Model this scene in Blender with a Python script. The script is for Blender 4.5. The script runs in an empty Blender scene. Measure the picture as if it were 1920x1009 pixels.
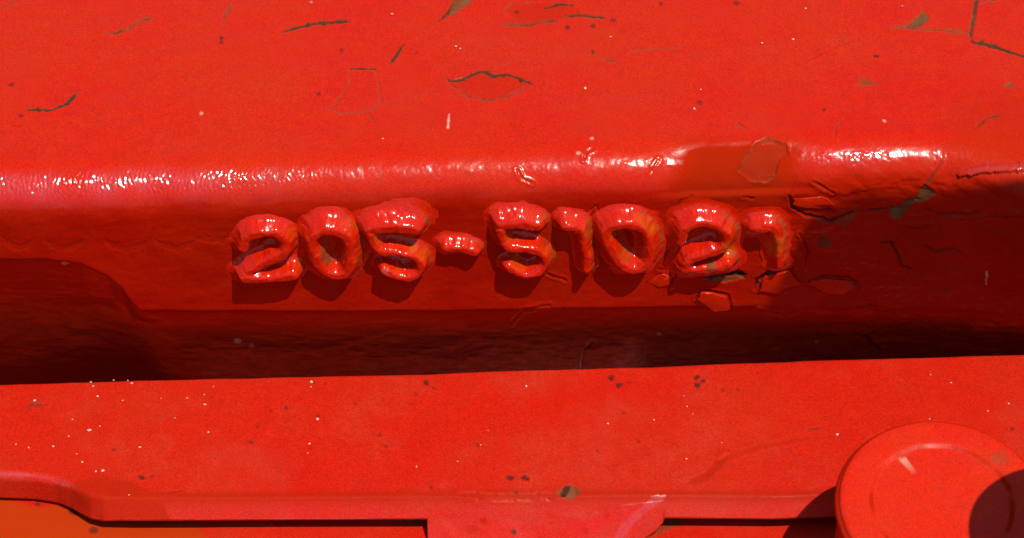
import bpy, math, random
import numpy as np
from mathutils import Vector, Matrix

random.seed(7)
RNG = np.random.default_rng(11)
MM = 0.001
scene = bpy.context.scene

# ------------------------------------------------------------------ camera
W, H = 1920.0, 1009.0
ELEV = math.radians(42.0)
DIST = 520.0                      # mm from the digits
FRAME = 180.0                     # mm across the picture at that distance
V = np.array([0.0, -math.cos(ELEV), math.sin(ELEV)])     # towards the camera
U = np.array([0.0, math.sin(ELEV), math.cos(ELEV)])
RT = np.array([1.0, 0.0, 0.0])
CAM = V * DIST
cam_d = bpy.data.cameras.new('camera')
cam = bpy.data.objects.new('camera', cam_d)
scene.collection.objects.link(cam)
cam_d.sensor_width = 36.0
cam_d.lens = 36.0 * DIST / FRAME
cam_d.clip_start = 0.01
cam_d.clip_end = 500.0
cam.location = Vector(CAM * MM)
cam.rotation_euler = (math.pi / 2 - ELEV, 0, 0)
cam_d.dof.use_dof = True
cam_d.dof.focus_distance = DIST * MM
cam_d.dof.aperture_fstop = 36.0
scene.camera = cam

# ------------------------------------------------------------------ sun, sky, exposure
SUN = np.array([0.26, -0.32, 0.90]); SUN /= np.linalg.norm(SUN)
sun_d = bpy.data.lights.new('sun', 'SUN')
sun = bpy.data.objects.new('sun', sun_d)
scene.collection.objects.link(sun)
sun_d.energy = 4.6
sun_d.angle = math.radians(0.55)
sun_d.color = (1.0, 0.93, 0.80)
sun.rotation_euler = Vector(SUN).to_track_quat('Z', 'Y').to_euler()
sun.location = Vector(SUN) * 5
world = bpy.data.worlds.new('World')
scene.world = world
world.use_nodes = True
wn = world.node_tree
bg = wn.nodes['Background']
sky = wn.nodes.new('ShaderNodeTexSky')
sky.sky_type = 'NISHITA'
sky.sun_disc = False
sky.sun_elevation = math.asin(SUN[2])
sky.sun_rotation = math.atan2(SUN[0], SUN[1])
wn.links.new(sky.outputs['Color'], bg.inputs['Color'])
bg.inputs['Strength'].default_value = 0.105
scene.view_settings.view_transform = 'Standard'
scene.view_settings.look = 'None'
scene.view_settings.exposure = 0.6
scene.view_settings.gamma = 1.0
scene.cycles.max_bounces = 6
scene.cycles.caustics_reflective = False
scene.cycles.caustics_refractive = False

# ------------------------------------------------------------------ measuring helpers (mm)
PXS = W / FRAME * DIST
def project(P):
    """world mm -> photo pixels, used to lay the measured marks out on the surfaces"""
    d = P - CAM
    depth = -(d @ V)
    return W / 2 + PXS * (d @ RT) / depth, H / 2 - PXS * (d @ U) / depth
def ray(px, py):
    d = -V * PXS + RT * (px - W / 2) - U * (py - H / 2)
    return d / np.linalg.norm(d)
def hit_plane(px, py, p0, n):
    d = ray(px, py)
    return CAM + d * (np.dot(np.asarray(p0) - CAM, n) / np.dot(d, n))
def on_z(px, py, z):
    return hit_plane(px, py, np.array([0, 0, z]), np.array([0, 0, 1.0]))

def sstep(a, b, x):
    t = np.clip((x - a) / (b - a), 0, 1)
    return t * t * (3 - 2 * t)
def vnoise(u, v, seed):
    n = 256
    g = np.random.default_rng(seed).random((n, n))
    iu = np.floor(u).astype(int); iv = np.floor(v).astype(int)
    fu = u - iu; fv = v - iv
    fu = fu * fu * fu * (fu * (fu * 6 - 15) + 10); fv = fv * fv * fv * (fv * (fv * 6 - 15) + 10)
    a = g[iu % n, iv % n]; b = g[(iu + 1) % n, iv % n]
    c = g[iu % n, (iv + 1) % n]; d = g[(iu + 1) % n, (iv + 1) % n]
    return (a * (1 - fu) + b * fu) * (1 - fv) + (c * (1 - fu) + d * fu) * fv - 0.5
def fbm(u, v, seed, octv=3):
    s = 0.0; a = 1.0
    for k in range(octv):
        s = s + a * vnoise(u * 2 ** k + 17.3 * k, v * 2 ** k + 5.1 * k, seed + k)
        a *= 0.5
    return s
def seg_dist(px, py, pts, closed=False):
    d = np.full(px.shape, 1e9)
    n = len(pts)
    for i in range(n if closed else n - 1):
        ax, ay = pts[i]; bx, by = pts[(i + 1) % n]
        dx, dy = bx - ax, by - ay
        L = dx * dx + dy * dy + 1e-9
        t = np.clip(((px - ax) * dx + (py - ay) * dy) / L, 0, 1)
        d = np.minimum(d, np.hypot(px - ax - t * dx, py - ay - t * dy))
    return d
def inside(px, py, pts):
    r = np.zeros(px.shape, bool)
    n = len(pts)
    for i in range(n):
        ax, ay = pts[i]; bx, by = pts[(i + 1) % n]
        c = ((ay > py) != (by > py)) & (px < (bx - ax) * (py - ay) / (by - ay + 1e-9) + ax)
        r ^= c
    return r

def make_mesh(name, co, faces, mat, parent=None, origin=(0, 0, 0), attrs=None, smooth=True):
    """co in mm, faces an (n,3|4) int array or a list of tuples"""
    me = bpy.data.meshes.new(name)
    co = (np.asarray(co, float) - np.asarray(origin, float)) * MM
    if isinstance(faces, np.ndarray):
        k = faces.shape[1]
        me.vertices.add(len(co)); me.vertices.foreach_set('co', co.ravel())
        me.loops.add(faces.size); me.loops.foreach_set('vertex_index', faces.ravel().astype(np.int32))
        me.polygons.add(len(faces))
        me.polygons.foreach_set('loop_start', np.arange(0, faces.size, k, dtype=np.int32))
        me.update(calc_edges=True)
    else:
        me.from_pydata([tuple(c) for c in co], [], faces)
    me.polygons.foreach_set('use_smooth', np.full(len(me.polygons), smooth))
    for key, val in (attrs or {}).items():
        at = me.attributes.new(key, 'FLOAT', 'POINT')
        at.data.foreach_set('value', np.asarray(val, np.float32).ravel())
    me.materials.append(mat)
    me.validate(); me.update()
    o = bpy.data.objects.new(name, me)
    scene.collection.objects.link(o)
    if parent is not None:
        o.parent = parent
        o.location = Vector(np.asarray(origin, float) * MM) - parent.location
    else:
        o.location = Vector(np.asarray(origin, float) * MM)
    return o
def grid_faces(nr, nc):
    i = np.arange(nr * nc).reshape(nr, nc)
    return np.stack([i[:-1, :-1], i[1:, :-1], i[1:, 1:], i[:-1, 1:]], -1).reshape(-1, 4)
def tag(o, label, cat, group=None, kind=None):
    if label: o['label'] = label
    if cat: o['category'] = cat
    if group: o['group'] = group
    if kind: o['kind'] = kind

# ------------------------------------------------------------------ materials
def paint(name, red=(0.37, 0.0062, 0.0006), rough=0.34, peel=0.6, fine=0.5, spec=0.2, chalk=0.25):
    m = bpy.data.materials.new(name); m.use_nodes = True
    nt = m.node_tree; N = nt.nodes; L = nt.links
    bs = N['Principled BSDF']
    tc = N.new('ShaderNodeTexCoord')
    def noise(scale, det=3.0, ro=0.55):
        n = N.new('ShaderNodeTexNoise'); n.inputs['Scale'].default_value = scale
        n.inputs['Detail'].default_value = det; n.inputs['Roughness'].default_value = ro
        L.new(tc.outputs['Object'], n.inputs['Vector']); return n
    def ramp(src, a, b, ca, cb):
        r = N.new('ShaderNodeMapRange'); r.inputs['From Min'].default_value = a; r.inputs['From Max'].default_value = b
        r.inputs['To Min'].default_value = ca; r.inputs['To Max'].default_value = cb
        L.new(src, r.inputs['Value']); return r.outputs['Result']
    def mix(fac, a, b, mode='MIX'):
        x = N.new('ShaderNodeMix'); x.data_type = 'RGBA'; x.blend_type = mode
        for s, v in ((x.inputs['Factor'], fac), (x.inputs[6], a), (x.inputs[7], b)):
            if isinstance(v, (int, float)): s.default_value = v
            elif isinstance(v, tuple): s.default_value = (*v, 1.0)
            else: L.new(v, s)
        return x.outputs[2]
    def attr(nm):
        a = N.new('ShaderNodeAttribute'); a.attribute_name = nm; return a.outputs['Fac']
    big = noise(38, 4); mid = noise(420, 3); grain = noise(3600, 2, 0.7); speck = noise(1500, 2, 0.5)
    # slight weathering: chalkier and deeper patches of the same paint
    c = mix(ramp(big.outputs['Fac'], 0.35, 0.68, 0, 1), red, (red[0] * 0.95, red[1] * 1.8, red[2] * 1.6))
    dust = noise(95, 5, 0.65)
    c = mix(ramp(dust.outputs['Fac'], 0.48, 0.75, 0.0, chalk), c, (red[0] * 0.92, red[1] * 3.6, red[2] * 5))
    c = mix(ramp(mid.outputs['Fac'], 0.35, 0.7, 0.0, 0.35), c, (red[0] * 0.8, red[1] * 0.7, red[2] * 0.7))
    g = ramp(grain.outputs['Fac'], 0.25, 0.75, 0.64, 1.30)
    gc = N.new('ShaderNodeCombineColor'); 
    for k in range(3): L.new(g, gc.inputs[k])
    c = mix(1.0, c, gc.outputs['Color'], 'MULTIPLY')
    # tiny dark pits
    c = mix(ramp(speck.outputs['Fac'], 0.73, 0.80, 0, 0.55), c, (0.10, 0.006, 0.004))
    # deeper wall red, worn layers, rust, bare metal; dull, orange also painted light and shade
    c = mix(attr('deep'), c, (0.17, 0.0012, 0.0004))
    c = mix(attr('dull'), c, (0.21, 0.009, 0.0015))
    c = mix(attr('orange'), c, (0.31, 0.05, 0.003))
    under = mix(ramp(mid.outputs['Fac'], 0.4, 0.6, 0, 1), (0.085, 0.026, 0.010), (0.095, 0.048, 0.020))
    c = mix(attr('bare'), c, under)
    c = mix(attr('dark'), c, (0.018, 0.008, 0.006))
    c = mix(attr('pale'), c, (0.42, 0.25, 0.19))
    L.new(c, bs.inputs['Base Color'])
    r0 = ramp(mid.outputs['Fac'], 0.3, 0.7, rough - 0.06, rough + 0.08)
    rr = N.new('ShaderNodeMath'); rr.operation = 'ADD'
    L.new(r0, rr.inputs[0])
    mm = N.new('ShaderNodeMath'); mm.operation = 'MULTIPLY'; mm.inputs[1].default_value = 0.35
    dl = N.new('ShaderNodeMath'); dl.operation = 'MULTIPLY_ADD'; dl.inputs[1].default_value = 0.35
    L.new(attr('dull'), dl.inputs[0]); L.new(attr('bare'), dl.inputs[2])
    L.new(dl.outputs[0], mm.inputs[0]); L.new(mm.outputs[0], rr.inputs[1])
    gl = N.new('ShaderNodeMath'); gl.operation = 'MULTIPLY_ADD'; gl.inputs[1].default_value = -0.10; gl.use_clamp = True
    L.new(attr('gloss'), gl.inputs[0]); L.new(rr.outputs[0], gl.inputs[2]); L.new(gl.outputs[0], bs.inputs['Roughness'])
    s1 = N.new('ShaderNodeMath'); s1.operation = 'MULTIPLY_ADD'; s1.inputs[1].default_value = 1.0
    s0 = N.new('ShaderNodeMath'); s0.operation = 'MULTIPLY_ADD'; s0.inputs[1].default_value = 0.45
    L.new(attr('deep'), s0.inputs[0]); L.new(attr('bare'), s0.inputs[2])
    L.new(attr('dull'), s1.inputs[0]); L.new(s0.outputs[0], s1.inputs[2])
    s2 = N.new('ShaderNodeMath'); s2.operation = 'MULTIPLY_ADD'; s2.inputs[1].default_value = 0.5
    L.new(attr('gloss'), s2.inputs[0]); L.new(ramp(s1.outputs[0], 0, 0.7, spec, 0.0), s2.inputs[2])
    L.new(s2.outputs[0], bs.inputs['Specular IOR Level'])
    # orange peel of brushed paint
    peel_n = noise(900, 2, 0.5)
    b1 = N.new('ShaderNodeBump'); b1.inputs['Strength'].default_value = peel; b1.inputs['Distance'].default_value = 0.00006
    L.new(peel_n.outputs['Fac'], b1.inputs['Height'])
    fine_n = noise(2600, 2, 0.6)
    b2 = N.new('ShaderNodeBump'); b2.inputs['Strength'].default_value = fine; b2.inputs['Distance'].default_value = 0.00003
    L.new(fine_n.outputs['Fac'], b2.inputs['Height']); L.new(b1.outputs['Normal'], b2.inputs['Normal'])
    L.new(b2.outputs['Normal'], bs.inputs['Normal'])
    return m
M_CAST = paint('red_casting_paint', rough=0.20, peel=0.35, fine=0.5, spec=0.14, red=(0.35, 0.0075, 0.0006))
M_DIGIT = paint('red_digit_paint', rough=0.14, peel=0.3, fine=0.15, spec=0.23, chalk=0.1)
M_PLATE = paint('red_plate_paint', rough=0.32, peel=0.3, fine=0.4, chalk=0.6, spec=0.14, red=(0.345, 0.0072, 0.0024))
M_TAB = paint('red_tab_paint', red=(0.365, 0.007, 0.002), rough=0.26, peel=0.3, fine=0.3, spec=0.2, chalk=0.5)
M_BOLT = paint('red_bolt_paint', red=(0.39, 0.008, 0.0008), rough=0.36, peel=0.3, fine=0.3, spec=0.13, chalk=0.4)
def plain(name, col, rough=0.7, scale=900):
    m = bpy.data.materials.new(name); m.use_nodes = True
    nt = m.node_tree; bs = nt.nodes['Principled BSDF']
    tc = nt.nodes.new('ShaderNodeTexCoord'); n = nt.nodes.new('ShaderNodeTexNoise'); n.inputs['Scale'].default_value = scale
    nt.links.new(tc.outputs['Object'], n.inputs['Vector'])
    r = nt.nodes.new('ShaderNodeValToRGB')
    r.color_ramp.elements[0].position = 0.3; r.color_ramp.elements[1].position = 0.7
    r.color_ramp.elements[0].color = (*[c * 0.65 for c in col], 1); r.color_ramp.elements[1].color = (*[min(1, c * 1.2) for c in col], 1)
    nt.links.new(n.outputs['Fac'], r.inputs['Fac']); nt.links.new(r.outputs['Color'], bs.inputs['Base Color'])
    bs.inputs['Roughness'].default_value = rough
    return m
M_GRIT = plain('pale_grit', (0.42, 0.29, 0.23))
M_GRIT_Y = plain('yellow_grit', (0.5, 0.36, 0.13))
M_DIRT = plain('dry_grass_ground', (0.10, 0.085, 0.02), 0.9, 6)

# ------------------------------------------------------------------ wear and painted shade: marks measured on the photograph, cut into the surfaces
class WearShade:
    def __init__(self, px, py):
        self.px, self.py = px, py
        self.disp = np.zeros(px.shape)
        self.a = {k: np.zeros(px.shape) for k in ('bare', 'dark', 'pale', 'dull', 'orange', 'deep', 'gloss')}
        self.j = 2.6 * fbm(px / 8.0, py / 8.0, 900, 3)
    def _sel(self, pts, pad):
        xs = [p[0] for p in pts]; ys = [p[1] for p in pts]
        return (self.px > min(xs) - pad) & (self.px < max(xs) + pad) & (self.py > min(ys) - pad) & (self.py < max(ys) + pad)
    def _put(self, s, m, depth, kw):
        self.disp[s] -= depth * m
        for k, v in kw.items(): self.a[k][s] = np.maximum(self.a[k][s], m * v)
    def line(self, pts, w=3.0, depth=0.12, lip=0.05, **kw):
        s = self._sel(pts, w + 14)
        if not s.any(): return
        d = seg_dist(self.px[s], self.py[s], pts) + self.j[s]
        # taper towards both ends
        e = np.minimum(np.hypot(self.px[s] - pts[0][0], self.py[s] - pts[0][1]), np.hypot(self.px[s] - pts[-1][0], self.py[s] - pts[-1][1]))
        wl = w * 1.0 * (0.35 + 0.65 * sstep(0, 22, e)) * (0.75 + 0.7 * np.abs(self.j[s]) / 1.5)
        m = 1 - sstep(wl * 0.5 - 0.9, wl * 0.5 + 1.3, d)
        self._put(s, m, depth, kw)
        self.disp[s] += lip * np.exp(-((d - w * 0.5 - 3.5) / 2.6) ** 2)
    def patch(self, pts, depth=0.12, soft=1.6, lip=0.05, **kw):
        s = self._sel(pts, 16 + soft * 2)
        if not s.any(): return
        d = seg_dist(self.px[s], self.py[s], pts, True)
        d = np.where(inside(self.px[s], self.py[s], pts), -d, d) + self.j[s]
        m = 1 - sstep(-soft, soft, d)
        self._put(s, m, depth, kw)
        self.disp[s] += lip * np.exp(-((d - 2.5) / 2.2) ** 2)
    def spot(self, x, y, r, depth=0.1, asp=1.0, **kw):
        a = np.linspace(0, 2 * math.pi, 9)[:-1]
        k = np.random.default_rng(int(x * 31 + y)).uniform(0.65, 1.25, 8)
        self.patch([(x + r * asp * kk * math.cos(t), y + r * kk * math.sin(t)) for t, kk in zip(a, k)], depth, 1.2, 0.02, **kw)

# ================================================================== THE RED CASTING (top face, rounded ridge, wall, undercut)
ROT = math.radians(3.0)
CR, SR = math.cos(ROT), math.sin(ROT)
def to_world(x, y, z):
    return np.stack([x * CR - y * SR, x * SR + y * CR, z], -1)
RF = 8.0                 # ridge radius
ZT = 14.1                # wall meets the ridge here
ZC = -9.3                # mean height of the crease under the digits
UND = math.tan(math.radians(28))
WALL_N = np.array([SR, -CR, 0.0])
def wall_xz(px, py, lift=0.0):
    """point of the wall's plane (lifted by lift mm) seen at a photo pixel -> local x, z"""
    p = hit_plane(px, py, WALL_N * lift, WALL_N)
    return p[0] * CR + p[1] * SR, p[2]
# crease line measured on the photograph
cre_px = [(-700, 470), (-200, 478), (0, 487), (80, 486), (150, 494), (200, 516), (228, 540), (246, 566), (262, 582), (520, 582), (900, 580), (1270, 575), (1500, 578), (1920, 585), (2600, 600)]
cre = np.array([wall_xz(*p) for p in cre_px])
def crease_z(x): return np.interp(x, cre[:, 0], cre[:, 1])

xs = np.concatenate([-np.geomspace(260, 97, 26), np.arange(-95, 95, 0.17), np.geomspace(97, 260, 26)])
s_top = np.concatenate([-np.geomspace(160, 56, 16), np.arange(-54, 0, 0.26)])
ang = np.linspace(0, math.pi / 2, 64)[1:]
z_wall = np.concatenate([np.arange(ZT, ZC - 3, -0.19)[1:], np.arange(ZC - 3, ZC - 36, -0.34), np.geomspace(37, 62, 8) * -1 + ZC])
rows = []
for s in s_top: rows.append((-s + RF, ZT + RF, 0.0, 1.0))                  # y (back), z, ny, nz
for a in ang: rows.append((RF - RF * math.sin(a), ZT + RF * math.cos(a), -math.sin(a), math.cos(a)))
for z in z_wall: rows.append((0.0, z, -1.0, 0.0))
n_wall_end = len(s_top) + len(ang) + len(z_wall)
rows = np.array(rows)
nr, nc = len(rows), len(xs)
X = np.broadcast_to(xs, (nr, nc)).copy()
Y = np.broadcast_to(rows[:, 0:1], (nr, nc)).copy()
Z = np.broadcast_to(rows[:, 1:2], (nr, nc)).copy()
NY = np.broadcast_to(rows[:, 2:3], (nr, nc)); NZ = np.broadcast_to(rows[:, 3:4], (nr, nc))
wallness = sstep(0.75, 0.99, -NY)
# undercut below the crease, softer towards the weathered right end
cz = crease_z(X)
kx = np.arange(-20, 21) * 0.5
kg = np.exp(-(kx / 6.0) ** 2); kg /= kg.sum()
cz_s = sum(g * crease_z(X + d) for g, d in zip(kg, kx))
cz = cz + (cz_s - cz) * sstep(0, 6, ZC - Z)
soft = 0.25 + 2.0 * sstep(28, 70, X)
q = cz - Z
und = 0.5 * (q + np.sqrt(q * q + soft * soft)) - 0.5 * (np.sqrt(soft * soft + 0)) * 0
Y = Y + UND * und * (wallness > 0.5)
# the casting swells towards the right end and the ridge sinks where the swelling starts
swell = 13.0 * sstep(71, 112, X)
swell = swell * (0.25 + 0.75 * sstep(-14, 6, Z))
Y = Y - swell * sstep(0.15, 0.9, -NY) * 0.8 - 0.35 * swell * sstep(0.0, 0.3, -NY)
# arc-length like coordinate for the noise
sl = np.cumsum(np.concatenate([[0], np.hypot(np.diff(rows[:, 0]), np.diff(rows[:, 1]))]))
S = np.broadcast_to(sl[:, None], (nr, nc))
weath = sstep(40, 62, X) * wallness                                # rough weathered end of the wall
disp = 0.30 * fbm(X / 17, S / 14, 1, 3) + 0.05 * fbm(X / 2.2, S / 1.8, 5, 3)
disp += wallness * (0.10 * fbm(X / 5.0, S / 3.2, 9, 4) + 0.03 * fbm(X / 3.5, S / 0.9, 12, 2)) * (1 - 0.4 * sstep(0, 3, q))
disp += weath * (0.75 * fbm(X / 4.5, S / 2.8, 14, 4))
ridge = np.exp(-((-NY - 0.6) / 0.35) ** 2) * (NZ < 0.999)
filed = np.exp(-((-NY - 0.6) / 0.24) ** 2) * (NZ < 0.999) * (1 - sstep(-50, -24, X + 9 * fbm(X / 5, X * 0, 36, 2)))
ph = X / 0.8 + 1.5 * fbm(X / 3, S / 1.3, 31, 2) + 0.8 * vnoise(X / 0.7, S / 0.45, 37)
ph = ph - np.floor(ph)
disp += filed * 0.17 * np.where(ph < 0.82, 0.5 - ph / 0.82, (ph - 0.82) / 0.18 - 0.5) * np.clip(0.85 + 1.2 * fbm(X / 4, S / 1.5, 33, 3), 0.0, 1.25)
disp += ridge * 0.02 * fbm(X / 0.9, S / 0.8, 21, 2)
spark = np.exp(-((-NY - 0.60 - 0.06 * fbm(X / 3, X * 0, 29, 3)) / (0.15 + 0.06 * (1 - sstep(-50, -25, X)))) ** 2) * (NZ < 0.999)
spark = spark * (0.25 + 0.75 * np.clip((1 - sstep(-46, -30, X)) + sstep(46, 52, X) * (1 - sstep(72, 78, X)), 0, 1)) * np.clip(0.75 + 1.3 * fbm(X / 5, S / 9, 24, 2), 0.1, 1.4)
disp += spark * (0.10 - 0.045 * (1 - sstep(-50, -20, X))) * (vnoise(X / 0.40 + 3.3, S / 0.5, 23) + 0.5 * vnoise(X / 0.9, S / 0.9, 28))
# shallow dent shaped to shade the ridge, right of the middle
dx = (X - 39) / 12.5
disp -= 0.9 * np.exp(-dx ** 4) * sstep(0.05, 0.5, -NY) * (1 - sstep(0.97, 1.0, -NY) * 0.7)
P = to_world(X, Y, Z)
px, py = project(P)
Wr = WearShade(px, py)

# --- scratches and chips on the top face
b = dict(bare=0.9, dark=0.6)
Wr.line([(0, 18), (30, 0)], 4, bare=0.8, dark=0.3)
Wr.line([(195, 60), (215, 62), (240, 55), (260, 40), (290, 30)], 4, bare=0.8, dark=0.15)
Wr.line([(417, 46), (423, 25), (438, 8)], 6, bare=0.55)
Wr.spot(415, 72, 4, dark=0.8)
Wr.line([(526, 60), (560, 50), (590, 43), (655, 40)], 4.5, **b)
Wr.line([(52, 207), (95, 207), (125, 195), (148, 170)], 4, **b)
Wr.patch([(822, 40), (838, 22), (848, 0), (846, -40), (900, -40), (884, 4), (868, 15), (848, 26)], 0.10, bare=0.85)
Wr.line([(822, 40), (840, 22), (850, 0)], 4, dark=0.6)
Wr.line([(935, 25), (960, 7), (1005, 3)], 3, bare=0.5)
Wr.line([(1020, 15), (1050, 8), (1075, 10)], 5, **b)
Wr.line([(940, 45), (990, 47), (1020, 40), (1052, 38)], 4, bare=0.75, dark=0.25)
Wr.line([(1058, 27), (1100, 28), (1135, 33)], 5, bare=0.8, dark=0.4)
Wr.patch([(940, 20), (965, 8), (1010, 6), (1075, 12), (1090, 26), (1040, 38), (990, 44), (950, 42), (962, 30)], 0.05, 3.0, 0.03, dull=0.30)
Wr.line([(731, 120), (757, 82)], 6, **b)
Wr.line([(657, 129), (704, 129)], 4, **b)
Wr.line([(703, 130), (711, 165), (716, 190), (694, 208), (640, 214), (618, 205), (640, 180), (655, 155), (655, 133)], 3, 0.07, bare=0.45)
Wr.line([(690, 212), (706, 236)], 3, bare=0.5, dark=0.3)
Wr.line([(836, 146), (846, 151), (864, 149), (885, 140), (905, 134), (925, 142), (950, 140), (975, 147), (996, 158)], 5, 0.2, **b)
Wr.line([(996, 158), (975, 172), (940, 185), (910, 189), (880, 183), (855, 166), (838, 150)], 3, 0.1, bare=0.5, dark=0.2)
Wr.patch([(840, 150), (885, 142), (905, 137), (950, 143), (992, 158), (940, 183), (910, 187), (880, 181), (855, 164)], 0.14, 1.6, 0.0, dull=0.28)
Wr.line([(930, 130), (960, 115), (990, 108)], 2.5, 0.05, bare=0.3)
Wr.spot(1111, 95, 5, bare=0.8, dark=0.5)
Wr.line([(1120, 105), (1156, 118)], 5, bare=0.6)
Wr.line([(1168, 98), (1215, 92), (1265, 90)], 3, 0.05, bare=0.35)
Wr.patch([(1670, 54), (1700, 46), (1730, 22), (1744, 33), (1726, 52), (1690, 54)], 0.14, bare=0.95)
Wr.line([(1690, 54), (1780, 58), (1825, 62)], 4, bare=0.7)
Wr.patch([(1827, 0), (1829, -40), (1842, -40), (1834, 10), (1824, 60), (1820, 80), (1816, 62), (1822, 30)], 0.2, bare=1.0, dark=0.2)
Wr.line([(1818, 78), (1870, 90), (1925, 108)], 5, **b)
Wr.line([(1835, 8), (1885, -4)], 4, bare=0.7)
Wr.patch([(1822, 74), (1822, 10), (1960, -30), (1960, 110)], -0.12, 2.0, 0.0)
Wr.patch([(1600, 160), (1616, 156), (1612, 146), (1628, 150), (1648, 157), (1622, 161)], 0.08, bare=0.7)
Wr.spot(1893, 160, 8, 0.08, 1.4, bare=0.7)
Wr.line([(1508, 118), (1560, 92), (1600, 78)], 2.5, 0.05, dull=0.4)
Wr.line([(1830, 240), (1850, 222), (1868, 218)], 3, bare=0.6, dark=0.5)
Wr.line([(1565, 258), (1568, 238), (1580, 230)], 3, bare=0.4, dark=0.2)
Wr.line([(1383, 230), (1400, 243)], 4, bare=0.4, dark=0.3)
Wr.spot(1641, 105, 4, 0.05, 1.6, dark=0.8)
for x, y, r in ((1313, 192, 5), (780, 100, 3), (415, 80, 3), (20, 160, 5), (597, 175, 4), (1062, 50, 5), (1112, 47, 4), (970, 21, 4), (1380, 7, 5), (40, 218, 4), (640, 93, 3), (1237, 7, 3), (1150, 38, 4), (1545, 205, 3)):
    Wr.spot(x, y, r, 0.05, 1.3, dark=0.6)
# --- chips on and below the ridge
Wr.patch([(1386, 322), (1400, 288), (1418, 268), (1440, 260), (1474, 270), (1480, 287), (1462, 300), (1454, 328), (1440, 344), (1410, 340)], 0.26, 1.8, 0.07, dull=0.45, bare=0.12)
Wr.line([(1386, 322), (1400, 288), (1418, 268), (1440, 260), (1474, 270)], 3, 0.1, bare=0.7)
Wr.line([(1460, 305), (1452, 332), (1438, 345), (1405, 340)], 2.5, 0.1, bare=0.5)
Wr.line([(1270, 352), (1290, 325), (1308, 315)], 0.1, 0, 0)
Wr.line([(970, 318), (978, 335), (1000, 345)], 3, 0.14, 0.12, dull=0.3)
Wr.line([(1095, 300), (1100, 285), (1112, 280)], 3, 0.12, 0.10, dull=0.3)
Wr.line([(1220, 325), (1235, 300)], 3, 0.1, 0.12, dark=0.2)
Wr.line([(1766, 302), (1752, 325), (1735, 348)], 3, 0.14, 0.04, bare=0.5, dark=0.5)
Wr.patch([(1716, 372), (1726, 356), (1733, 344), (1756, 362), (1742, 372), (1722, 380)], 0.3, 1.6, 0.05, bare=1.0)
Wr.patch([(1668, 402), (1670, 386), (1690, 382), (1706, 372), (1724, 374), (1700, 392), (1694, 404), (1680, 408)], 0.3, 1.6, 0.06, bare=1.0)
Wr.line([(1525, 343), (1545, 352), (1562, 362)], 4, 0.16, 0.16, bare=0.3)
Wr.line([(1480, 368), (1484, 388), (1510, 404), (1556, 414), (1580, 404), (1612, 393)], 5, 0.3, 0.1, dark=0.75)
Wr.line([(1486, 388), (1530, 390), (1560, 393)], 4, 0.22, 0.06, dark=0.55)
Wr.patch([(1560, 414), (1585, 404), (1608, 396), (1600, 412), (1580, 422)], 0.2, 1.5, 0.06, bare=0.55)
Wr.line([(1615, 396), (1650, 392), (1670, 388)], 4, 0.24, 0.04, dark=0.6)
Wr.line([(1735, 390), (1760, 402), (1800, 402), (1840, 398)], 3, 0.16, 0.06, dark=0.4)
Wr.line([(1800, 412), (1850, 408), (1925, 402)], 3, 0.16, 0.08, dark=0.3)
Wr.line([(1646, 455), (1670, 452), (1680, 470), (1690, 495), (1712, 508)], 4, 0.22, 0.08, dark=0.6)
Wr.line([(1672, 455), (1684, 446)], 3, 0.2, 0.04, dark=0.5)
Wr.line([(1515, 527), (1545, 518), (1592, 523), (1612, 537), (1602, 552)], 4, 0.18, 0.16, dark=0.3)
Wr.line([(1415, 545), (1420, 528), (1438, 515), (1485, 502)], 6, 0.4, 0.08, dark=0.85)
Wr.line([(1305, 562), (1318, 545), (1366, 555), (1372, 582)], 3, 0.14, 0.16, dark=0.3)
Wr.spot(1545, 455, 11, 0.15, 1.3, bare=0.55, dark=0.3)
Wr.line([(1850, 510), (1849, 532)], 4, -0.08, 0, pale=0.55)
Wr.line([(1602, 625), (1622, 630), (1640, 648), (1656, 665)], 4, 0.25, 0.10, dark=0.6)
Wr.line([(1624, 630), (1662, 612), (1690, 600), (1735, 606)], 3, 0.16, 0.2, dull=0.3)
Wr.line([(958, 604), (980, 582), (1030, 573)], 3, 0.12, 0.1, dark=0.2)
Wr.line([(1090, 690), (1095, 655), (1112, 640)], 3, 0.12, 0.0, dark=0.4)
Wr.line([(1204, 682), (1208, 650)], 3, 0.12, 0.0, dark=0.5)
Wr.line([(1495, 330), (1490, 350), (1480, 372)], 3, 0.1, 0.02, dark=0.3)
for pts, w in (([(1730, 455), (1752, 470), (1790, 466), (1815, 480)], 3), ([(1590, 580), (1640, 572), (1690, 580)], 3), 
               ([(1500, 440), (1515, 470), (1508, 500)], 3), ([(1830, 600), (1870, 608), (1915, 598)], 3), ([(1420, 585), (1470, 592), (1500, 584)], 3), ([(1690, 420), (1720, 428), (1745, 420)], 4)):
    Wr.line(pts, w, 0.24, 0.2, dark=0.2)
# broken paint under the second 2 and round the digits
Wr.line([(1305, 512), (1330, 520), (1362, 515), (1398, 517)], 10, 0.7, 0.05, dark=0.95)
Wr.patch([(1318, 528), (1345, 522), (1392, 519), (1398, 524), (1360, 532)], 0.2, 1.4, 0.06, bare=0.7)
Wr.line([(1115, 385), (1122, 402), (1135, 415)], 4, 0.25, 0.04, dark=0.8)
Wr.line([(1105, 398), (1122, 383)], 3, 0.2, 0.04, dark=0.7)
Wr.line([(1235, 505), (1262, 512), (1258, 535)], 4, 0.2, 0.12, dark=0.4)
Wr.line([(1025, 513), (1060, 526)], 3, 0.14, 0.12, dark=0.3)
Wr.line([(1262, 405), (1275, 378), (1300, 370)], 3, 0.16, 0.04, dark=0.4)
Wr.line([(1392, 372), (1415, 374)], 3, 0.16, 0.08, dark=0.5)
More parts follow.
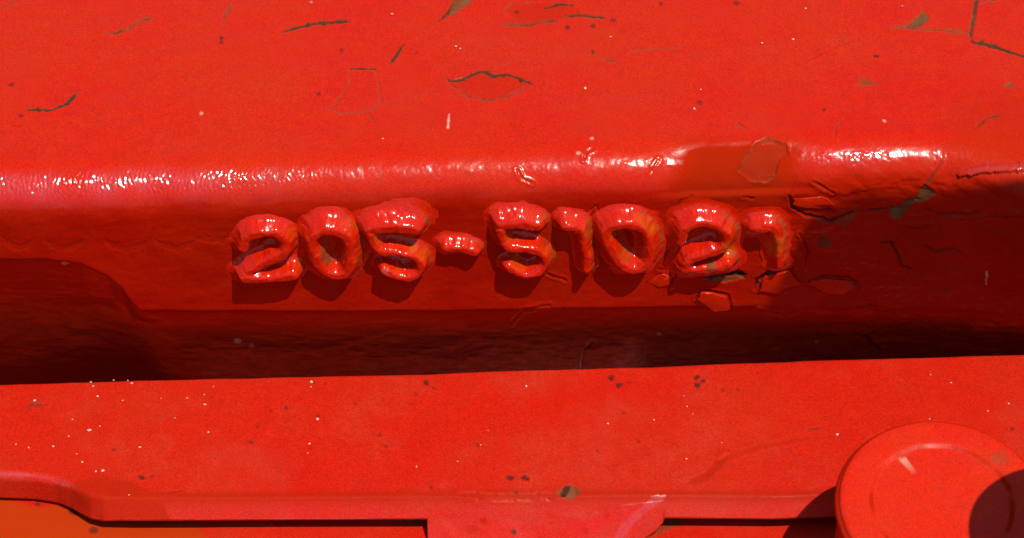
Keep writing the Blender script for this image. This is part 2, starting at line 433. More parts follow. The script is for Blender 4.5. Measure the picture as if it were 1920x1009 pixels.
# olive staining between the digits
for pts, v in (([(550, 420), (572, 425), (575, 470), (560, 490), (545, 470)], 0.35), ([(668, 410), (690, 440), (692, 490), (676, 520), (668, 470)], 0.5),
               ([(1012, 440), (1034, 410), (1042, 455), (1056, 500), (1040, 520), (1020, 500)], 0.75), ([(1096, 395), (1118, 412), (1115, 500), (1098, 510)], 0.55),
               ([(1225, 420), (1262, 400), (1270, 460), (1240, 500), (1222, 490)], 0.45), ([(1370, 400), (1400, 395), (1402, 440), (1385, 470), (1365, 450)], 0.6),
               ([(905, 450), (930, 450), (932, 480), (905, 478)], 0.5)):
    Wr.patch(pts, -0.05, 5.0, 0.0, dull=v)
# scalloped weld ripples on the left of the wall
for a0, a1, yy, dp in ((4, 68, 440, 26), (84, 156, 446, 22), (196, 282, 444, 24), (290, 368, 444, 22), (366, 436, 446, 4)):
    Wr.line([(a0 + (a1 - a0) * t, yy + dp * math.sin(math.pi * (0.08 + 0.84 * t))) for t in np.linspace(0, 1, 9)], 11, 0.08, 0.0, dull=0.25)
# pale scuffs
Wr.line([(842, 216), (840, 240)], 7, -0.08, 0, pale=0.8)
Wr.line([(115, 494), (130, 495)], 6, -0.05, 0, pale=0.5)
for x, y, r in ((445, 640, 9), (472, 649, 8), (1658, 228, 6), (377, 214, 5), (583, 5, 5), (1236, 628, 5), (1532, 640, 4), (1085, 288, 5), (1110, 262, 5)):
    Wr.spot(x, y, r * 0.55, -0.05, 1.3, pale=0.6)
grime_shade = np.clip(0.62 + 0.6 * fbm(X / 9, S / 4, 33, 3), 0, 0.95) * 0.5 * sstep(36, 60, X) * sstep(0.45, 0.95, -NY)
grime_shade = np.maximum(grime_shade, 0.5 * np.clip(0.55 + 0.3 * fbm(X / 8, S / 8, 35, 2), 0, 0.8) * sstep(1730, 1850, px + 0.35 * (py - 200)) * sstep(110, 230, py))  # soft shade of the upper right corner, put into the colour
grime_shade = np.maximum(grime_shade, 1.0 * np.exp(-((px - 1378 + 0.2 * (py - 330)) / 118) ** 6 - ((py - 325) / 62) ** 6))  # soft shade across the ridge, painted in as a dull patch
Wr.a['dull'] = np.maximum(Wr.a['dull'], grime_shade)
# deeper red on the wall than on the upward faces, uneven over the ridge
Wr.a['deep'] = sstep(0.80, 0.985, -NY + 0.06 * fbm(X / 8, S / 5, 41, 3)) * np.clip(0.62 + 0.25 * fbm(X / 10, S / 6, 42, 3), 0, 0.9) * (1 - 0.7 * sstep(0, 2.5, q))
Wr.line([(1800, 326), (1835, 319), (1870, 316), (1960, 312)], 13, -0.65, 0.0)
crest = np.exp(-((py - np.interp(px, [1790, 1835, 1870, 1960], [327, 319, 316, 312])) / 7) ** 2) * sstep(1795, 1815, px)
Wr.a['gloss'] = crest * 1.2 + np.clip(spark * (1.1 + 1.2 * (1 - sstep(-45, -25, X))), 0, 1.6) * (1 - np.clip(Wr.a['dull'] * 2, 0, 1))
disp = disp + Wr.disp
N3 = to_world(np.zeros_like(X), NY, NZ)
P = P + N3 * disp[..., None]
# the wall's foot turns out into a flange that runs forward under the plate
foot = [P[-1] + np.array([0, -a, -c]) for a, c in ((2, 4), (6, 6), (30, 7), (150, 8), (152, 30))]
P = np.concatenate([P, np.array(foot)]); nr += len(foot)
for k in Wr.a: Wr.a[k] = np.concatenate([Wr.a[k], np.zeros((len(foot), nc))])
O_CAST = np.array([0.0, 40.0, -40.0])
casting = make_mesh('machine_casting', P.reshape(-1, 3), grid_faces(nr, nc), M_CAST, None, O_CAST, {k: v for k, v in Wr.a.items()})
tag(casting, 'large red painted casting with rounded ridge, scratched top face and raised number on its wall', 'casting')

# ------------------------------------------------------------------ raised digits (parts of the casting)
# stroke: (points as seen in the photograph, half width px, relief mm)
G2a = [([(455, 452), (463, 432), (484, 420), (512, 420), (532, 436), (534, 458), (510, 478), (476, 496), (456, 514)], 19, 2.7), ([(458, 518), (490, 520), (525, 516), (548, 512)], 19, 2.9)]
G0a = [([(584, 440), (596, 420), (622, 414), (648, 428), (657, 460), (655, 492), (638, 510), (614, 508), (596, 486), (584, 440)], 20, 3.0)]
G5a = [([(694, 414), (735, 408), (776, 412)], 22, 2.9), ([(694, 424), (702, 448), (716, 462), (750, 464), (780, 474), (790, 492), (782, 510), (756, 516), (732, 508), (720, 500)], 16, 2.9)]
GDA = [([(836, 462), (862, 460), (890, 468)], 17, 2.6)]
G5b = [([(940, 403), (975, 401), (1008, 406)], 20, 2.7), ([(938, 416), (943, 440), (956, 454), (985, 454), (1014, 466), (1024, 488), (1008, 508), (982, 512), (955, 496)], 15, 2.8)]
G1a = [([(1064, 410), (1088, 412), (1094, 440), (1098, 470), (1102, 500)], 16, 2.8), ([(1060, 406), (1082, 416)], 18, 2.6)]
G0b = [([(1136, 416), (1152, 394), (1182, 390), (1210, 408), (1220, 446), (1216, 480), (1196, 498), (1170, 492), (1150, 462), (1136, 416)], 19, 3.0)]
G2b = [([(1276, 432), (1284, 402), (1312, 388), (1346, 396), (1364, 420), (1356, 446), (1326, 462), (1294, 478), (1284, 500)], 19, 2.9), ([(1288, 500), (1330, 498), (1366, 490)], 18, 2.6)]
G1b = [([(1420, 402), (1448, 396), (1460, 430), (1462, 492)], 17, 2.2), ([(1412, 402), (1440, 402)], 15, 2.0)]
def lower(g): return [([(x, 452 + (y - 452) * 0.9 + 7) for x, y in pts], hw * 0.95, rel) for pts, hw, rel in g]
G0b, G2b, G1b = lower(G0b), lower(G2b), lower(G1b)
GDA = [(pts, 13, 2.1) for pts, hw, rel in GDA]
def squash(g, c): return [([(x, c + (y - c) * 0.86) for x, y in pts], hw * 0.93, rel) for pts, hw, rel in g]
G2a, G0a, G5a, G5b, G1a = squash(G2a, 515), squash(G0a, 510), squash(G5a, 512), squash(G5b, 506), squash(G1a, 500)
G0b, G2b, G1b = squash(G0b, 496), squash(G2b, 496), squash(G1b, 490)
GLYPH = [('raised digit 2, first in the row', G2a, []), ('raised digit 0 between the first 2 and a 5', G0a, [((614, 486), 12, 'bare', 0.75), ((605, 470), 8, 'bare', 0.6)]),
         ('raised digit 5 before the dash, its tail worn', G5a, [((724, 508), 9, 'pale', 0.12), ((775, 468), 11, 'orange', 0.7)]), ('raised dash between the two fives', GDA, []),
         ('raised digit 5 after the dash', G5b, [((1022, 450), 14, 'dull', 0.6)]), ('raised narrow digit 1 with orange olive flank', G1a, [((1108, 440), 14, 'dull', 0.7)]),
         ('raised digit 0 between a 1 and a cracked 2', G0b, [((1178, 488), 8, 'bare', 0.5), ((1222, 430), 12, 'orange', 0.6)]), ('raised digit 2 with broken paint at its foot', G2b, [((1335, 500), 13, 'bare', 0.8), ((1366, 470), 16, 'orange', 0.7)]),
         ('raised digit 1, last and shallowest in the row', G1b, [((1455, 460), 22, 'orange', 0.7)])]
for gi, (lab, strokes, spots) in enumerate(GLYPH):
    loc = []
    for pts, hw, rel in strokes:
        rel = rel * 1.0
        hw = hw * 0.95
        pp = np.array([wall_xz(a, b_ + 9, rel) for a, b_ in pts])
        loc.append((pp, hw / 10.67, rel))
    allp = np.concatenate([l[0] for l in loc])
    x0, z0 = allp.min(0) - 4.2; x1, z1 = allp.max(0) + 4.2
    gx, gz = np.meshgrid(np.arange(x0, x1, 0.105), np.arange(z1, z0, -0.105))
    wob = 0.42 * fbm(gx / 2.0, gz / 2.0, 50 + gi, 3)
    hh = np.zeros_like(gx)
    for pp, hw, rel in loc:
        # resample the stroke as a smooth curve
        t = np.linspace(0, 1, len(pp)); tt = np.linspace(0, 1, 8 * len(pp))
        closed = np.allclose(pp[0], pp[-1])
        e0 = pp[-2] if closed else 2 * pp[0] - pp[1]; e1 = pp[1] if closed else 2 * pp[-1] - pp[-2]
        cp = np.vstack([e0, pp, e1]); cur = []
        for q_ in range(1, len(cp) - 2):
            a_, b_, c_, d_ = cp[q_ - 1:q_ + 3]
            for w_ in np.linspace(0, 1, 8):
                cur.append(0.5 * (2 * b_ + (c_ - a_) * w_ + (2 * a_ - 5 * b_ + 4 * c_ - d_) * w_ ** 2 + (3 * b_ - a_ - 3 * c_ + d_) * w_ ** 3))
        d = seg_dist(gx, gz, [tuple(p) for p in cur])
        tq = np.maximum(d + wob, 0) / hw
        h1 = rel * 1.15 / (1 + (tq / 1.0) ** 3.4)
        k = 0.35
        hh = np.log(np.exp(hh / k) + np.exp(h1 / k)) * k
    hh = hh - k * math.log(len(loc) + 1)
    hh += np.clip(hh, 0, 1) * (0.28 * fbm(gx / 2.4, gz / 2.4, 80 + gi, 3))
    keep = hh > 0.06
    h_out = hh - 0.20
    ov = np.clip(gz - ZT, 0, RF)
    h_out = h_out - (RF - np.sqrt(RF * RF - ov * ov))
    Pd = to_world(gx, -h_out, gz)
    qx, qy = project(Pd)
    gxn = np.gradient(hh, 0.105, axis=1)
    flank = sstep(0.25, 1.3, -gxn) * np.clip(0.10 + 0.9 * fbm(gx / 1.8, gz / 1.8, 120 + gi, 2), 0, 0.6)  # warm reflected light put into the colour of the right flanks
    at0 = sstep(0.15, 1.0, -gxn) * sstep(1.6, 0.5, hh) * np.clip((0.12 + 0.05 * gi) + 0.9 * fbm(gx / 1.2, gz / 1.6, 140 + gi, 3), 0, 0.6)
    at = {kk: np.zeros(gx.shape) for kk in ('bare', 'dark', 'pale', 'dull', 'orange', 'deep', 'gloss')}
    for (cx, cy), r, kk, v in spots:
        at[kk] = np.maximum(at[kk], v * (1 - sstep(r * 0.5, r * 1.15, np.hypot(qx - cx, qy - cy) + 7 * fbm(gx / 0.9, gz / 0.9, 7, 2))))
    at['orange'] = np.maximum(at['orange'], flank); at['bare'] = np.maximum(at['bare'], at0)
    f = grid_faces(*gx.shape)
    f = f[keep.ravel()[f].any(1)]
    used, inv = np.unique(f, return_inverse=True)
    dg = make_mesh('raised_dash' if 'dash between' in lab else 'raised_digit', Pd.reshape(-1, 3)[used], inv.reshape(-1, 4), M_DIGIT, casting,
                   to_world(np.array((x0 + x1) / 2), np.array(0.0), np.array(z0)), {kk: v.ravel()[used] for kk, v in at.items()})
    dg['label'] = lab

# ------------------------------------------------------------------ lifted paint flakes on the wall (parts of the casting)
def flake(pts, lift, tilt, bulge, lab=None, dull=0.3):
    base = [wall_xz(a, b_) for a, b_ in pts]
    cx = sum(p[0] for p in base) / len(base); cz_ = sum(p[1] for p in base) / len(base)
    ring = []
    n = len(base)
    for i in range(n):                                  # ragged rim
        a = np.array(base[i]); b_ = np.array(base[(i + 1) % n])
        for t in (0, 0.33, 0.66):
            p = a + (b_ - a) * t + RNG.uniform(-0.3, 0.3, 2)
            ring.append(p)
    ring = np.array(ring); m = len(ring)
    def lev(k, sc, h):
        r = np.array([cx, cz_]) + (ring - [cx, cz_]) * sc
        out = lift * 0.45 + h * 0.5 + tilt[0] * (r[:, 0] - cx) + tilt[1] * (r[:, 1] - cz_)
        return to_world(r[:, 0], -np.maximum(out, 0.02), r[:, 1])
    lv = [to_world(ring[:, 0], np.full(m, 0.15), ring[:, 1]), lev(0, 1, 0.0), lev(0, 0.93, 0.05), lev(0, 0.6, bulge * 0.6)]
    co = np.concatenate(lv + [to_world(np.array([cx]), np.array([-(lift + bulge)]), np.array([cz_]))])
    fs = []
    for r in range(3):
        for i in range(m):
            j = (i + 1) % m
            fs.append((r * m + i, (r + 1) * m + i, (r + 1) * m + j, r * m + j))
    for i in range(m): fs.append((3 * m + i, 4 * m, 3 * m + (i + 1) % m))
    o = make_mesh('paint_flake', co, fs, M_CAST, casting, co[-1], {'dull': np.full(len(co), dull)})
    if lab: o['label'] = lab
    return o
flake([(1308, 560), (1320, 546), (1362, 556), (1368, 580), (1340, 586)], 0.35, (0.0, 0.06), 0.1, 'lifted red paint flake below the cracked 2')
flake([(1516, 530), (1546, 522), (1590, 526), (1608, 538), (1580, 552), (1550, 550)], 0.3, (0.0, 0.06), 0.15)
flake([(1490, 372), (1545, 366), (1572, 392), (1520, 388), (1486, 384)], 0.35, (0.0, -0.04), 0.1)
flake([(1432, 520), (1478, 508), (1500, 530), (1460, 550), (1425, 545)], 0.3, (0.0, 0.05), 0.1)
flake([(1242, 512), (1258, 516), (1254, 534), (1238, 540), (1215, 528)], 0.25, (0.03, 0.0), 0.06)
# ================================================================== THE LOWER PLATE in front of the wall
Z1 = -22.0
def line_on(pts, z):
    w = np.array([on_z(a, b_, z) for a, b_ in pts]); return w[:, 0], w[:, 1]
bk = line_on([(-900, 760), (-300, 733), (0, 720), (300, 712), (640, 704), (690, 703), (800, 701), (900, 696), (960, 694), (1080, 691), (1200, 688), (1400, 680), (1600, 673), (1920, 664), (2300, 650), (2900, 630)], Z1)
fr = line_on([(-900, 880), (-200, 878), (0, 884), (60, 886), (105, 893), (130, 903), (150, 915), (170, 926), (195, 932), (260, 933), (805, 930), (1240, 928), (1450, 930), (1560, 926), (1920, 926), (2900, 920)], Z1)
xs = np.concatenate([-np.geomspace(230, 99, 18), np.arange(-98, 98, 0.28), np.geomspace(99, 230, 18)])
yb = np.interp(xs, *bk) + 0.12 * fbm(xs / 6, xs * 0, 61, 3); yf = np.interp(xs, *fr)
cx150 = on_z(150, 930, Z1)[0]
steep = 1 - sstep(cx150 - 6, cx150 + 8, xs)              # the left lobe drops straight, the rest slopes
ca = np.radians(46 + 36 * steep)
tv = np.linspace(0, 1, 96)
rowsY = [yb + 0.0, yb + 0.0, yb - 0.10, yb - 0.32]; rowsZ = [np.full_like(xs, Z1 - 4), np.full_like(xs, Z1 - 0.35), np.full_like(xs, Z1 - 0.10), np.full_like(xs, Z1)]
for t in tv[1:-1]:
    rowsY.append((yb - 0.32) + (yf + 0.5 - yb + 0.32) * t); rowsZ.append(np.full_like(xs, Z1))
rr = 1.1 + 0.5 * steep
for t in np.linspace(0, 1, 9):
    a = ca * t
    rowsY.append(yf + 0.5 - rr * np.sin(a)); rowsZ.append(Z1 - rr * (1 - np.cos(a)))
ye, ze = rowsY[-1], rowsZ[-1]
# the slope runs on as a bent tab between its left cut and its rounded right corner
SLN = np.array([0.0, -math.sin(math.radians(46)), math.cos(math.radians(46))])
S0 = np.array([0.0, float(np.interp(0, xs, ye)), float(np.interp(0, xs, ze))])
def on_slope(a, b_): return hit_plane(a, b_, S0, SLN)
xl = on_slope(804, 975)[0]
cor = np.array([on_slope(*p) for p in [(1252, 958), (1247, 968), (1232, 984), (1205, 1003), (1170, 1030), (1120, 1080), (1080, 1150)]])
uc = (np.interp(cor[:, 0], xs, ye) - cor[:, 1]) / math.cos(math.radians(46))
o_ = np.argsort(cor[:, 0])
LEN = np.where(xs < xl, 3.4, np.maximum(3.4, np.interp(xs, cor[o_, 0], uc[o_])))
LEN = np.where(xs > cor[:, 0].max(), 3.4, np.minimum(LEN, 26))
rdg = np.array([on_slope(*p) for p in [(1290, 905), (1238, 938), (1205, 955), (1180, 975), (1158, 1003), (1120, 1060), (1090, 1120)]])
first_slope = len(rowsY)
for t in np.concatenate([np.linspace(0, 0.16, 8)[1:], np.linspace(0.16, 1, 42)[1:]]):
    u = np.where(LEN > 3.5, LEN * t, 3.4 * t)
    yy = ye - u * np.cos(ca); zz = ze - u * np.sin(ca)
    # signed distance past the rounded corner line, measured in the slope
    du = np.hypot(u, 0 * u)
    d = seg_dist(xs, (ye - yy) / math.cos(math.radians(46)), [(p[0], (np.interp(p[0], xs, ye) - p[1]) / math.cos(math.radians(46))) for p in rdg])
    past = (xs > np.interp(-yy, -rdg[:, 1][::1], rdg[:, 0]) if True else None)
    d = np.where(past & (xs > xl) & (u > 0.2), d, 0) * sstep(0.4, 3.0, u) * (LEN > 3.5)
    drop = np.minimum(0.10 * d * d, 0.9 * d) * 0.9
    drop = np.minimum(drop, 4.5)
    yy = yy - SLN[1] * 0 ; zz = zz - drop
    rowsY.append(yy); rowsZ.append(zz)
last_slope = len(rowsY)
rowsY.append(rowsY[-1] + 0.1); rowsZ.append(rowsZ[-1] - 0.4)
rowsY.append(rowsY[-1] + 3); rowsZ.append(rowsZ[-1] - 0.6)
rowsY.append(yb - 3); rowsZ.append(np.minimum(rowsZ[-1], Z1 - 4.4))
Y = np.array(rowsY); Z = np.array(rowsZ); X = np.broadcast_to(xs, Y.shape)
P = np.stack([X, Y, Z], -1)
px, py = project(P)
Wp = WearShade(px, py)
topm = np.zeros(Y.shape); topm[4:-4] = 1
for x, y, r in ((798, 718, 7), (812, 727, 5), (1146, 708, 8), (1160, 722, 8), (1180, 716, 5), (1306, 708, 8), (1318, 714, 7), (1309, 723, 7), (1355, 731, 5), (958, 895, 8), (985, 897, 9), (967, 924, 6),
                (1062, 916, 10), (1058, 924, 10), (1197, 828, 5), (1168, 772, 5), (666, 757, 4), (780, 738, 4), (712, 815, 6), (722, 836, 5), (482, 800, 5), (500, 792, 4), (470, 828, 6), (508, 770, 4), (596, 780, 5), (535, 765, 4),
                (213, 843, 5), (265, 897, 7), (285, 892, 6), (610, 720, 5), (1120, 845, 5), (895, 835, 4), (808, 914, 5), (925, 880, 4), (1520, 803, 4), (1382, 730, 4), (1898, 803, 6)):
    Wp.spot(x, y, r * 0.68, 0.05, 1.3, dark=0.8 if r > 6 else 0.5)
Wp.spot(1070, 924, 15, 0.1, 1.4, bare=0.8)
Wp.line([(48, 772), (55, 758), (85, 757)], 5, bare=0.4, dark=0.3)
Wp.line([(1510, 806), (1535, 803)], 3, dark=0.6, bare=0.4)
Wp.line([(1290, 905), (1325, 892), (1345, 868), (1362, 857)], 14, 0.12, 0.04, dull=0.55)
Wp.line([(1350, 862), (1420, 838), (1500, 822)], 8, 0.06, 0.03, dull=0.3)
Wp.line([(860, 926), (930, 930), (1000, 929), (1060, 928)], 9, 0.25, 0.05, dull=0.4)
Wp.line([(300, 925), (330, 922), (345, 918)], 3, 0.1, 0.04, dark=0.3)
Wp.patch([(128, 912), (150, 898), (200, 894), (250, 905), (300, 928), (320, 975), (190, 975), (150, 950)], 0.0, 4, 0, dull=0.55)  # cast shade put into the plate's colour at the lower left
Wp.patch([(1330, 905), (1420, 880), (1560, 870), (1560, 910), (1440, 928), (1330, 926)], -0.06, 6, 0.0)
Wp.a['dull'] = np.maximum(Wp.a['dull'], (0.62 * (1 - steep))[None, :] * np.exp(-(((Y - yf[None, :]) - 0.2) / 1.1) ** 2) * topm)
disp = topm * (0.16 * fbm(X / 15, Y / 12, 70, 3) + 0.02 * fbm(X / 1.6, Y / 1.6, 74, 2)) + topm * Wp.disp
Wp.line([(1246, 930), (1226, 942), (1205, 957), (1184, 976), (1163, 1004), (1150, 1022)], 15, -0.95, 0.0, gloss=1.2)
Wp.line([(-40, 889), (30, 889), (75, 893), (112, 902), (140, 913)], 8, -0.32, 0.0, gloss=1.3)
Wp.spot(907, 975, 8, 0.05, dull=0.6); Wp.spot(963, 997, 6, 0.08, dark=0.8); Wp.spot(880, 992, 10, 0.03, 1.6, dull=0.4); Wp.spot(1100, 996, 5, 0.04, dull=0.5); Wp.spot(1138, 966, 7, 0.04, dull=0.4)
slope_rows = ((np.arange(len(Y)) >= first_slope + 6) & (np.arange(len(Y)) < last_slope))[:, None]
P[..., 2] += disp + slope_rows * (LEN > 3.5)[None, :] * 0.22 * fbm(X / 5, Y / 4, 90, 3)
O_PL = np.array([0.0, -15.0, Z1 - 4])
f_all = grid_faces(*Y.shape)
fr_r = np.repeat(np.arange(len(Y) - 1), len(xs) - 1); fr_c = np.tile(np.arange(len(xs) - 1), len(Y) - 1)
istab = (fr_r >= first_slope + 9) & (LEN[fr_c] > 3.5) & (LEN[fr_c + 1] > 3.5)
def sub(mask):
    f = f_all[mask]; used, inv = np.unique(f, return_inverse=True)
    return P.reshape(-1, 3)[used], inv.reshape(-1, 4), {k: v.ravel()[used] for k, v in Wp.a.items()}
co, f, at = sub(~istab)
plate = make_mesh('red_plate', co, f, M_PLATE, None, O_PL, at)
tag(plate, 'flat red steel plate speckled with grit, lying in front of the numbered wall', 'plate')
plate.data.set_sharp_from_angle(angle=math.radians(48))
co, f, at = sub(istab)
tab = make_mesh('tab', co, f, M_TAB, plate, co.mean(0), at)
tab.data.set_sharp_from_angle(angle=math.radians(60))

# ================================================================== THE FRONT BAR below the slot
Z2 = Z1 - 6.0
bk2 = line_on([(-900, 905), (-200, 906), (0, 912), (60, 916), (100, 925), (125, 937), (150, 952), (172, 966), (187, 974), (200, 975), (805, 973), (1240, 971), (1450, 973), (1500, 972), (1560, 958), (1650, 930), (2900, 900)], Z2)
yb2 = np.interp(xs, *bk2) + 0.08 * fbm(xs / 3, xs * 0, 62, 3)
rowsY = [yb2, yb2, yb2 - 0.12, yb2 - 0.4]; rowsZ = [np.full_like(xs, Z2 - 9), np.full_like(xs, Z2 - 0.4), np.full_like(xs, Z2 - 0.12), np.full_like(xs, Z2)]
yfr = np.full_like(xs, -110.0)
for t in np.linspace(0, 1, 150)[1:] ** 1.6:
    rowsY.append(yb2 - 0.4 + (yfr - yb2 + 0.4) * t); rowsZ.append(np.full_like(xs, Z2))
rowsY.append(yfr - 1); rowsZ.append(np.full_like(xs, Z2 - 1)); rowsY.append(yfr - 1); rowsZ.append(np.full_like(xs, Z2 - 30))
Y = np.array(rowsY); Z = np.array(rowsZ); X = np.broadcast_to(xs, Y.shape)
P = np.stack([X, Y, Z], -1); px, py = project(P)
Wb = WearShade(px, py)
edge = np.exp(-((yb2[None, :] - Y) / 0.5) ** 2) * (np.arange(len(Y)) > 1)[:, None]
Wb.a['bare'] = np.maximum(Wb.a['bare'], edge * np.clip(0.45 + 1.1 * fbm(X / 2.5, Y / 2.5, 66, 3), 0, 0.9))
Wb.patch([(700, 960), (810, 960), (815, 984), (760, 986)], 0.02, 4, 0, bare=0.5)
Wb.patch([(1170, 1020), (1190, 1000), (1230, 975), (1300, 968), (1270, 985), (1215, 1010)], 0.05, 5, 0, bare=0.75)
Wb.spot(1178, 1006, 8, 0.1, dark=0.9)
Wb.patch([(-300, 918), (0, 934), (60, 950), (80, 952), (100, 948), (135, 952), (190, 976), (360, 976), (390, 1010), (420, 1120), (-300, 1120)], 0.0, 3, 0, orange=0.27, dull=0.7)  # lower left cast shade painted onto the bar as dull orange
for x, y, r in ((175, 993, 6), (138, 958, 7), (70, 945, 4), (30, 918, 5)):
    Wb.spot(x, y, r, 0.08, 1.4, dark=0.6)
P[..., 2] += (np.arange(len(Y)) > 3)[:, None] * (0.16 * fbm(X / 15, Y / 12, 77, 3) + Wb.disp)
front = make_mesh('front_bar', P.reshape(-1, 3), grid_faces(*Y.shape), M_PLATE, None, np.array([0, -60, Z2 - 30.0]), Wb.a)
tag(front, 'orange red bar along the bottom edge below the dark slot, its rim worn bare', 'bar')
front.data.set_sharp_from_angle(angle=math.radians(48))

# ================================================================== ROUND BOLT HEAD, lower right
BT = math.radians(9)
zb = Z1 + 20.0
cpt = on_z(1766, 943, zb)
Rb = 198 * (DIST - float(cpt @ V)) / PXS
prof = [(0.95, -40), (0.95, -4.5), (1.0, -2.6), (1.012, -1.6), (0.99, -0.9), (0.975, -0.75), (0.972, -0.55), (0.965, -0.25), (0.945, -0.06), (0.92, 0.0), (0.80, 0.02), (0.73, 0.03), (0.70, 0.0), (0.685, -0.06), (0.668, -0.22), (0.655, -0.32), (0.64, -0.36), (0.60, -0.36), (0.4, -0.30), (0.2, -0.26), (0.02, -0.25)]
nseg = 320
co = []
for r, z in prof:
    a = np.linspace(0, 2 * math.pi, nseg, endpoint=False)
    rad = Rb * r * (1 + 0.004 * np.sin(3 * a + 1))
    zz = z + (0.05 * fbm(np.cos(a) * 2.5 + 5 + r, np.sin(a) * 2.5 + 5, 95, 2) if z > -3 else 0)
    if 0.63 < r < 0.71:
        rad = rad * (1 + 0.02 * fbm(np.cos(a) * 4 + 9, np.sin(a) * 4 + 9, 97, 2))
    co.append(np.stack([rad * np.cos(a), rad * np.sin(a), zz + 0 * a], -1))
co = np.concatenate(co)
Rm = np.array(Matrix.Rotation(BT, 3, 'X'))
co = co @ Rm.T + cpt
fs = []
for r in range(len(prof) - 1):
    i = np.arange(nseg); j = (i + 1) % nseg
    fs.append(np.stack([r * nseg + i, r * nseg + j, (r + 1) * nseg + j, (r + 1) * nseg + i], -1))
fs = np.concatenate(fs)
fs_l = [tuple(int(v) for v in f) for f in fs] + [tuple((len(prof) - 1) * nseg + k for k in range(nseg))]
bx, by = project(co)
Wq = WearShade(bx, by)
for q_, (r, z) in enumerate(prof):
    a = np.linspace(0, 2 * math.pi, nseg, endpoint=False)
    if 0.65 < r < 0.7:
        Wq.a['dull'][q_ * nseg:(q_ + 1) * nseg] = np.clip(0.5 + 1.2 * fbm(np.cos(a) * 3, np.sin(a) * 3 + 4, 98, 3), 0, 0.9)
    if r > 0.98 and z < -2: Wq.a['dull'][q_ * nseg:(q_ + 1) * nseg] = 0.4
Wq.spot(1692, 862, 5, 0, 1.6, pale=0.5, orange=0.8); Wq.spot(1880, 860, 12, 0, 2.0, bare=0.4)
bolt = make_mesh('bolt_head', co, fs_l, M_BOLT, None, cpt - np.array([0, 0, 30.0]), Wq.a)
tag(bolt, 'big round red bolt head with a sunken inner disc, lower right', 'bolt')

# ------------------------------------------------------------------ upright pin added out of view right of the bolt; its top shades part of the bolt head
ptop = hit_plane(1944, 968, cpt, np.array([0, 0, 1.0])) + SUN * 62
pc = []
prof = [(13.5, -85), (13.5, -14), (13.4, -10), (12.9, -7), (11.4, -4.2), (8.4, -1.8), (4.8, -0.5), (0.6, 0)]
for r, z in prof:
    a = np.linspace(0, 2 * math.pi, 64, endpoint=False)
    pc.append(np.stack([r * np.cos(a) + ptop[0], r * np.sin(a) + ptop[1], z + ptop[2] + 0 * a], -1))
fs_l = []
for r in range(len(prof) - 1):
    for i in range(64): fs_l.append((r * 64 + i, r * 64 + (i + 1) % 64, (r + 1) * 64 + (i + 1) % 64, (r + 1) * 64 + i))
fs_l.append(tuple(7 * 64 + k for k in range(64)))
pc = np.concatenate(pc)
added_pin = make_mesh('shade_pin', pc, fs_l, M_BOLT, None, ptop - np.array([0, 0, 85.0]))
tag(added_pin, 'upright red pin with a domed top, added out of view to shade the round bolt head', 'added_pin')

# ------------------------------------------------------------------ lever arm above and right of the wall, outside the picture; added and outlined to shade the wall's right end
SHADE_ARM = [(49, -5), (50, -4), (48.5, -1), (51, 3), (50.5, 7), (55, 9), (58, 12), (66, 13), (75, 13.6), (84, 12), (120, 15), (170, 22), (170, -75), (140, -75), (136, -16), (128, -6)]
def rounded(pts, n=3):
    for _ in range(n):
        q = []
        for i in range(len(pts)):
            a = np.array(pts[i]); b_ = np.array(pts[(i + 1) % len(pts)])
            q += [tuple(a * 0.78 + b_ * 0.22), tuple(a * 0.22 + b_ * 0.78)]
        pts = q
    return pts
lev = np.array(rounded(SHADE_ARM, 2)); m = len(lev); SL_ = SUN * 200.0
def lev_ring(y, sc):
    c = lev.mean(0); d = lev - c
    return np.stack([c[0] + d[:, 0] * sc + SL_[0], np.full(m, y + SL_[1]), c[1] + d[:, 1] * sc + SL_[2]], -1)
lc = np.concatenate([lev_ring(-4.2, 0.985), lev_ring(-3.6, 1.0), lev_ring(3.6, 1.0), lev_ring(4.2, 0.985)])  # rings of the added shade arm
lf = [(r * m + i, (r + 1) * m + i, (r + 1) * m + (i + 1) % m, r * m + (i + 1) % m) for r in range(3) for i in range(m)]
lf += [tuple(range(m)), tuple(3 * m + k for k in reversed(range(m)))]
blocker = make_mesh('shade_arm', lc, lf, M_BOLT, None, np.array([190.0, -35.0, -6.0]), smooth=False)
tag(blocker, 'red lever arm added out of view to shade the right end of the numbered wall', 'blocker')

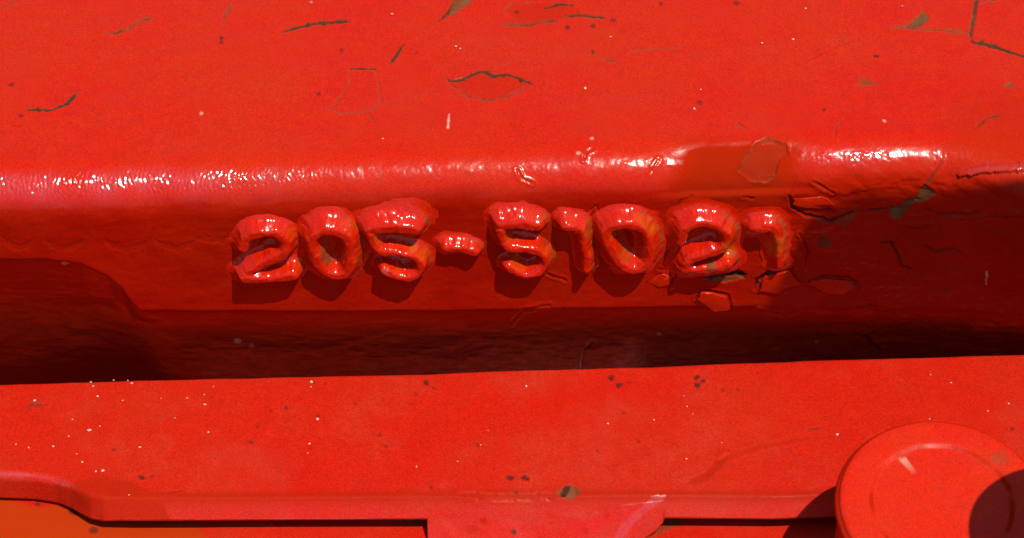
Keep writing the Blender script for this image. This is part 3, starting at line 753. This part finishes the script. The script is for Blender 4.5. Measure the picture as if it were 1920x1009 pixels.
# ------------------------------------------------------------------ pale grit lying on the plate, each crumb a thing
import bmesh
def crumb_mesh(seed, name):
    bm = bmesh.new(); bmesh.ops.create_icosphere(bm, subdivisions=1, radius=1.0)
    rg = random.Random(seed)
    for v in bm.verts: v.co = v.co * rg.uniform(0.6, 1.15); v.co.z *= 0.6
    me = bpy.data.meshes.new(name); bm.to_mesh(me); bm.free(); return me
CR_M = [crumb_mesh(k, 'grit_crumb') for k in range(5)]
for me in CR_M: me.materials.append(M_GRIT)
GRIT = [(65, 752, 7), (170, 717, 5), (175, 725, 5), (183, 744, 7), (213, 714, 5), (247, 720, 7), (240, 714, 4), (383, 741, 4), (384, 759, 6), (230, 752, 4), (167, 808, 8), (187, 800, 4), (129, 819, 5), (100, 838, 7), (30, 834, 4), (54, 840, 4),
        (262, 839, 6), (144, 852, 4), (154, 867, 5), (193, 884, 8), (180, 885, 5), (391, 811, 5), (584, 717, 8), (583, 726, 4), (595, 787, 8), (580, 833, 5), (577, 850, 3), (987, 725, 6), (915, 808, 3), (901, 835, 3), (781, 876, 4), (858, 866, 3), (1140, 795, 5), (1226, 788, 4),
        (1570, 816, 7), (1743, 786, 4), (1783, 718, 4), (1745, 703, 3), (1891, 758, 6), (1852, 772, 5), (1288, 763, 4), (1299, 777, 3), (1282, 743, 3), (1287, 861, 5), (1353, 831, 3), (400, 725, 3), (328, 784, 3), (136, 787, 4), (302, 748, 3), (351, 747, 4), (242, 929, 4)]
for k, (x, y, r) in enumerate(GRIT):
    p = on_z(x, y, Z1)
    o = bpy.data.objects.new('grit_crumb', CR_M[k % 5]); scene.collection.objects.link(o)
    s = r / 10.67 * 0.42
    o.location = Vector((p + np.array([0, 0, 0.05 + s * 0.3])) * MM)
    o.scale = (s * MM * random.uniform(0.9, 1.5), s * MM, s * MM * 0.9)
    o.rotation_euler = (0, 0, random.uniform(0, 6.28))
    tag(o, 'tiny pale crumb of grit lying loose on the flat red plate', 'grit', 'pale grit crumbs scattered over the plate')
TOPG = [(1097, 167, 7, 1), (855, 88, 5, 0), (863, 92, 4, 0), (1302, 205, 6, 0), (1511, 17, 5, 0), (1429, 82, 5, 0), (1487, 75, 6, 0), (1145, 70, 4, 0), (735, 27, 5, 0), (1314, 169, 4, 0), (718, 261, 4, 0), (1692, 12, 3, 0)]
for k, (x, y, r, yel) in enumerate(TOPG):
    p = on_z(x, y, ZT + RF)
    me = CR_M[k % 5]
    if yel:
        me = me.copy(); me.materials.clear(); me.materials.append(M_GRIT_Y)
    o = bpy.data.objects.new('grit_crumb', me); scene.collection.objects.link(o)
    s = r / 10.67 * 0.42
    o.location = Vector((p + np.array([0, 0, 0.08 + s * 0.3])) * MM)
    o.scale = (s * MM * 1.3, s * MM, s * MM * 0.9); o.rotation_euler = (0, 0, random.uniform(0, 6.28))
    if yel: tag(o, 'yellow grit crumb on the scratched top face above the digits', 'grit')
    else: tag(o, 'tiny pale crumb of grit lying on the scratched top face', 'grit', 'pale grit crumbs on the top face')

# ================================================================== ground far below the machine
n = 24
gx, gy = np.meshgrid(np.linspace(-60000, 60000, n), np.linspace(-60000, 60000, n))
ground = make_mesh('ground', np.stack([gx, gy, np.full_like(gx, -650.0)], -1).reshape(-1, 3), grid_faces(n, n)[:, ::-1].copy(), M_DIRT, None, (0, 0, -650))
ground['kind'] = 'structure'
